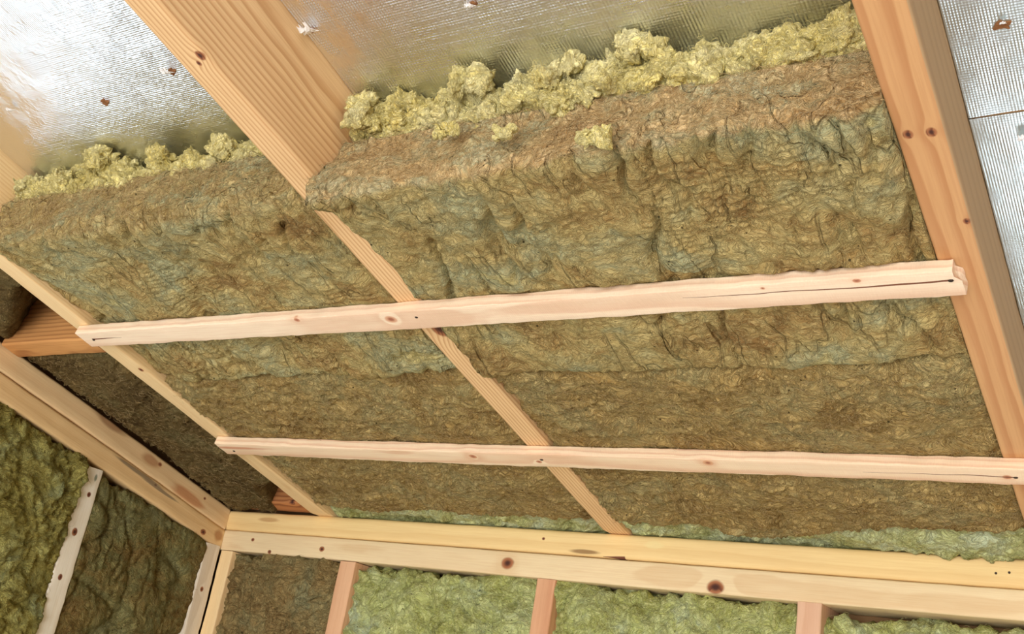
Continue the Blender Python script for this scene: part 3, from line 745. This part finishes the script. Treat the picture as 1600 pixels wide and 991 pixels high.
# right bay, batt with the big cut edge; its near left corner sags over the rafter
def leftA(y, z):
    s = -y
    over = sstep(0.76, 0.86, s) * sstep(0.09, 0.05, z)
    return XR0 + 0.002 - over * 0.006
def sagA(x, y, z):
    s = -y
    low = np.clip((0.09 - z) / 0.08, 0, 1)
    d = -(0.025 + 0.001 * sstep(1.05, 0.92, x)) * sstep(0.70, 0.86, s) * (0.55 + 0.45 * sstep(1.45, 0.95, x)) * low
    return d
def postA(P):
    over = P[:, 0] < XR0 + 0.001
    P[over, 2] = np.minimum(P[over, 2], HR - 0.001 - 0.002 * np.abs(np.sin(P[over, 0] * 900)))
    # stay above the thick batten
    s = -P[:, 1]; near = sstep(0.028, 0.018, np.abs(s - 0.636))
    P[:, 2] = np.maximum(P[:, 2], near * (HR + 0.0005) + (1 - near) * P[:, 2])
    P[:, 1] = P[:, 1] - 0.012 * sstep(0.02, 0.10, P[:, 2]) * (s > 0.8) * -1
    return P
o = batt('insulation_batt', XR0 + 0.002, XR1 - 0.001, -0.872, -0.492, 0.030, 0.108, M['wool_brown'], SLOPE, 'under', seed=1, step=0.0021, sag=sagA, left=leftA, post=postA, strands=2600, strand_mat=M['strand'])
tag(o, 'large olive brown wool batt with thick cut edge, between center and right rafter', 'insulation batt', 'wool batts in the roof')

def above_b(P):
    for sc, wdt in ((0.636, 0.024), (0.300 , 0.030)):
        s = -P[:, 1]; near = sstep(wdt + 0.006, wdt, np.abs(s - sc))
        P[:, 2] = np.maximum(P[:, 2], near * (HR + 0.0005) + (1 - near) * P[:, 2])
    return P
o = batt('insulation_batt', XL0 + 0.001, XL1 - 0.001, -0.862, -0.492, 0.036, 0.108, M['wool_brown_left'], SLOPE, 'under', seed=2, step=0.0021, sag=lambda x, y, z: -0.014 * sstep(0.70, 0.86, -y) * np.clip((0.09 - z) / 0.08, 0, 1) + 0.016 * sstep(0.36, 0.28, x) * sstep(0.8, 0.7, -y) * np.clip((0.09 - z) / 0.08, 0, 1), post=above_b, lift=0.001, rag_edge=0.004, strands=2400, strand_mat=M['strand'])
tag(o, 'olive brown wool batt with ragged cut edge, between left and center rafter', 'insulation batt', 'wool batts in the roof')

def endB(a, b):        # uneven lower end
    return lambda x, y: np.where(y > -0.12, y + (a + (b - a) * (x - XL0) / 1.2) * ramp1(y, -0.12, -0.04), y)
o = batt('insulation_batt', XR0 + 0.001, XR1 - 0.001, -0.488, -0.052, 0.037, 0.10, M['wool_fib'], SLOPE, 'fibrous', seed=3, post=above_b, yfun=lambda x, y: y + (-0.034 * sstep(1.24, 1.36, x) + 0.020 * np.exp(-((x - 1.15) / 0.07) ** 2) - 0.012 * sstep(1.02, 0.94, x)) * ramp1(y, -0.2, -0.05), sag=lambda x, y, z: -0.004 * sstep(0.40, 0.47, -y) * (z < 0.07), strands=3200, strand_mat=M['strand'])
tag(o, 'fibrous brown wool batt crossed by the thin batten, between center and right rafter', 'insulation batt', 'wool batts in the roof')
o = batt('insulation_batt', XL0 + 0.001, XL1 - 0.001, -0.488, -0.052, 0.037, 0.10, M['wool_fib'], SLOPE, 'fibrous', seed=4, post=above_b, strands=2800, strand_mat=M['strand'])
tag(o, 'fibrous brown wool batt crossed by the thin batten, between left and center rafter', 'insulation batt', 'wool batts in the roof')

# pale green second layer showing at the eaves
def on_plate(P):
    s, n = -P[:, 1], P[:, 2]
    z = s * SP + n * CP
    yv = -s * CP + n * SP
    lim = 0.0425
    P[:, 2] = np.where((z < lim) & (yv > -0.004), P[:, 2] + (lim - z) / CP, P[:, 2])
    return P
o = batt('insulation_batt', XL0 + 0.004, XL1 - 0.004, -0.10, 0.035, 0.046, 0.10, M['wool_lip'], SLOPE, 'fluffy', seed=5, amp=0.7, post=on_plate, step=0.0024, sag=lambda x, y, z: (0.012 * sstep(-0.05, -0.09, y) + 0.012 * np.exp(-((x - 0.48) / 0.07) ** 2) * sstep(-0.03, 0.0, y)) * (z < 0.07))
tag(o, 'pale green wool lip on the far plate, between left and center rafter', 'insulation batt', 'green wool showing at the eaves')
o = batt('insulation_batt', XR0 + 0.003, XR1 - 0.001, -0.11, 0.035, 0.044, 0.10, M['wool_lip'], SLOPE, 'fluffy', seed=6, amp=0.7, post=on_plate, step=0.0024, sag=lambda x, y, z: (0.010 * sstep(0.96, 1.02, x) * sstep(1.27, 1.22, x) - 0.004 * sstep(1.24, 1.30, x) * sstep(-0.075, -0.04, y)) * (z < 0.07) + 0.012 * sstep(-0.05, -0.09, y) * (z < 0.07))
tag(o, 'pale green wool lip drooping over the far plate, right of center rafter', 'insulation batt', 'green wool showing at the eaves')

# dark wool beside the gable plate
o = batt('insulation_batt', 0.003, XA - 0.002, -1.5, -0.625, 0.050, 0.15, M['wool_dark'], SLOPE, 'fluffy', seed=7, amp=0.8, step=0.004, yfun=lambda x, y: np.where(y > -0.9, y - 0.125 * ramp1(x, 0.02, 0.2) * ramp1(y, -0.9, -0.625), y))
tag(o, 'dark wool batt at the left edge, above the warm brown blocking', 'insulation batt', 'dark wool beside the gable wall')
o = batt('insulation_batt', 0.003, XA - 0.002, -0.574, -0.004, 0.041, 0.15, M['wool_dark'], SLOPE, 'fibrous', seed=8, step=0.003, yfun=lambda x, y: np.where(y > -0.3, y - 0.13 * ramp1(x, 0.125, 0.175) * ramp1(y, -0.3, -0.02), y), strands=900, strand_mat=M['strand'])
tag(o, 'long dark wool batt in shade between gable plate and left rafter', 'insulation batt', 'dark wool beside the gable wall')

# yellow torn layer on top of the big batts
def lumps(seed, x0, x1, prof, n_lo, count, front=0.868, lip=()):
    rs = np.random.RandomState(seed); L = []
    for k in range(count):
        x = x0 + (x1 - x0) * (k + rs.uniform(0, 1)) / count
        hi = np.interp(x, [p[0] for p in prof], [p[1] for p in prof])
        lo = n_lo(x)
        r = 0.9 * rs.choice([0.005, 0.0065, 0.008, 0.0105, 0.0135], p=[0.22, 0.26, 0.27, 0.17, 0.08])
        n = lo + r * 0.4 + (max(lo + r * 0.5, hi - r * 0.8) - lo - r * 0.4) * rs.uniform() ** 0.7
        s = front - 0.010 - (n - lo) * 0.25 + rs.uniform(-0.016, 0.010)
        L.append((x, -s, n, r))
    for x, s, n, r in lip: L.append((x, -s, n - 0.004, r * 0.72))
    big = list(L)
    for k in range(420):           # crumbs clinging to the lumps
        x, y, z, r = big[rs.randint(len(big))]
        d = rs.normal(size=3); d /= np.linalg.norm(d); d[1] = -abs(d[1]) * 0.8
        L.append((x + d[0] * r * 1.1, y + d[1] * r * 1.0, z + d[2] * r * 0.9, rs.uniform(0.0022, 0.0045)))
    return L
prof_r = [(0.915, .172), (0.94, .166), (1.02, .158), (1.06, .168), (1.12, .148), (1.14, .160), (1.18, .162), (1.24, .158), (1.265, .166), (1.3, .163), (1.316, .146), (1.335, .163), (1.4, .155), (1.51, .158)]
nlo_r = lambda x: np.interp(x, [0.91, 1.05, 1.14, 1.28, 1.4, 1.51], [.118, .106, .100, .097, .097, .104])
ch = lumps(11, XR0 + 0.010, XR1 - 0.012, prof_r, nlo_r, 420, lip=[(1.075, 0.880, .144, .015), (1.10, 0.882, .138, .013), (1.088, 0.878, .15, .012), (1.18, 0.880, .128, .014), (1.205, 0.880, .142, .012), (1.268, 0.876, .152, .014), (1.29, 0.874, .145, .013), (1.28, .876, .15, .012), (0.935, 0.878, .142, .015), (0.94, 0.88, .122, .013), (1.25, 0.885, .10, .010)])
def inbay(xa, xb):
    def f(P):
        P[:, 0] = np.clip(P[:, 0], xa, xb); P[:, 2] = np.minimum(P[:, 2], FN - 0.003); return P
    return f
def yellow_layer(x0, x1, chain, seed, label, backing, gap=None):
    o = fluff('loose_wool', chain, M['wool_yellow'], SLOPE, seed=seed, base=inbay(x0 + 0.001, x1 - 0.001))
    # the layer behind the torn edge, inside the same mesh
    b = batt('tmp', x0 + 0.002, x1 - 0.002, -0.852, -0.72, 0.112, backing, M['wool_yellow'], SLOPE, 'fluffy', seed=seed + 1, amp=0.9, step=0.004, post=inbay(x0 + 0.001, x1 - 0.001), sag=gap)
    bm = bmesh.new(); bm.from_mesh(o.data); bm.from_mesh(b.data)
    for f in bm.faces: f.smooth = True
    bm.to_mesh(o.data); bm.free()
    me = b.data; bpy.data.objects.remove(b); bpy.data.meshes.remove(me)
    n_ = len(o.data.vertices); co = np.zeros(n_ * 3); o.data.vertices.foreach_get('co', co); co = co.reshape(-1, 3)
    no = np.zeros(n_ * 3); o.data.vertices.foreach_get('normal', no); no = no.reshape(-1, 3)
    add_strands(o, co, no, np.where((no[:, 1] < 0.3) & (co[:, 1] < -0.80))[0], 7000, seed, M['strand_yellow'], length=(0.003, 0.009), rad=0.0002, lift=0.0035)
    return tag(o, label, 'loose wool', 'torn yellow wool layers')
yellow_layer(XR0, XR1, ch, 21, 'torn yellow wool piled along the top of the large right batt, against the foil', 0.140)
prof_l = [(0.275, .166), (0.30, .160), (0.39, .166), (0.45, .158), (0.49, .162), (0.515, .150), (0.525, .126), (0.56, .122), (0.575, .140), (0.60, .152), (0.65, .140), (0.69, .148), (0.72, .138), (0.75, .150), (0.873, .150)]
nlo_l = lambda x: np.interp(x, [0.24, 0.4, 0.55, 0.67, 0.87], [.118, .100, .092, .098, .106])
ch = lumps(12, XL0 + 0.008, XL1 - 0.010, prof_l, nlo_l, 400, front=0.862, lip=[(0.40, 0.87, .125, .016), (0.47, 0.872, .145, .018), (0.59, 0.868, .135, .016), (0.71, 0.868, .13, .016), (0.30, 0.868, .13, .012)])
yellow_layer(XL0, XL1, ch, 31, 'torn pale yellow wool along the top of the left batt, under the bright foil', 0.118)

# little tufts stuck on the cut edge
for k, (x, n, r, lab) in enumerate(((1.088, 0.066, 0.0065, 'small yellow wool tuft on the cut edge, leftmost of three'), (1.159, 0.048, 0.0065, 'small yellow wool tuft on the cut edge, in the middle of three'), (1.269, 0.022, 0.0085, 'small yellow wool tuft at the lower corner of the cut edge, rightmost of three'))):
    rs = np.random.RandomState(60 + k)
    c = [(x + rs.normal() * r * 0.9, -0.884 + rs.normal() * r * 0.25, n + rs.normal() * r * 0.6, r * rs.uniform(0.3, 0.65)) for _ in range(12)]
    o = fluff('wool_tuft', c, M['wool_yellow'], SLOPE, seed=70 + k, sub=3)
    tag(o, lab, 'wool tuft', 'yellow tufts on the cut edge')

# ================================================================== WALL WOOL
# far wall: seen face y = 0.004..; local x = X, y = down, z = into the wall
FLUSH = 0.003
FARM = frame(Vector((0, 0, Z0)), VX, -VZ, VY)
def far_wool(x0, x1, mat, seed, label, top=0.0455, depth=0.006, bottom=1.2, amp=1.0):
    o = batt('insulation_batt', x0 - FLUSH, x1 + FLUSH * 0.6, top, bottom, depth, 0.088, mat, FARM, 'wall', lift=0.0, rag_edge=0.003, seed=seed, step=0.0034, amp=amp, strands=900, strand_mat=M['strand_green'])
    return tag(o, label, 'insulation batt', 'wool batts in the far wall')
far_wool(0.034, 0.3205, M['wool_mouse'], 41, 'mossy brown wool batt of the far wall, first bay right of the corner', 0.044, 0.012)
far_wool(0.3585, 0.7535, M['wool_lime'], 42, 'lime green wool batt of the far wall, second bay right of the corner', 0.046, 0.012)
far_wool(0.7895, 1.195, M['wool_lime'], 43, 'yellowish green wool batt of the far wall, third bay right of the corner', 0.052, 0.022)
far_wool(1.231, 1.64, M['wool_lime'], 44, 'green wool batt of the far wall at the lower right, beyond the last stud', 0.058, 0.024, 0.30)
# gable wall: local x = along Y, y = down, z = -X
GAM = frame(Vector((0, 0, Z0)), VY, -VZ, -VX)
def gable_wool(y0, y1, mat, seed, label, bottom=1.2, out=0.004, rise=0.0, style='wall'):
    tp = math.tan(PITCH)
    def yf(x, y):      # raked top edge follows the plate
        top = x * tp + 0.045 - rise
        return top + (y - 0.0) * (bottom - top) / bottom
    o = batt('insulation_batt', y0 + 0.001, y1 + FLUSH * 0.2, 0.0, bottom, out, 0.088, mat, GAM, style, lift=0.0, rag_edge=0.003, seed=seed, step=0.0034, yfun=yf, strands=900, strand_mat=M['strand_green'])
    return tag(o, label, 'insulation batt', 'wool batts in the gable wall')
gable_wool(-0.655, -0.366, M['wool_olive'], 51, 'lumpy olive green wool batt in the gable wall, left of the bleached stud', 1.15, 0.001)
gable_wool(-0.3255, -0.0405, M['wool_moss'], 52, 'dark mossy wool batt in the gable wall, right of the bleached stud', 1.15, 0.005, style='panel')
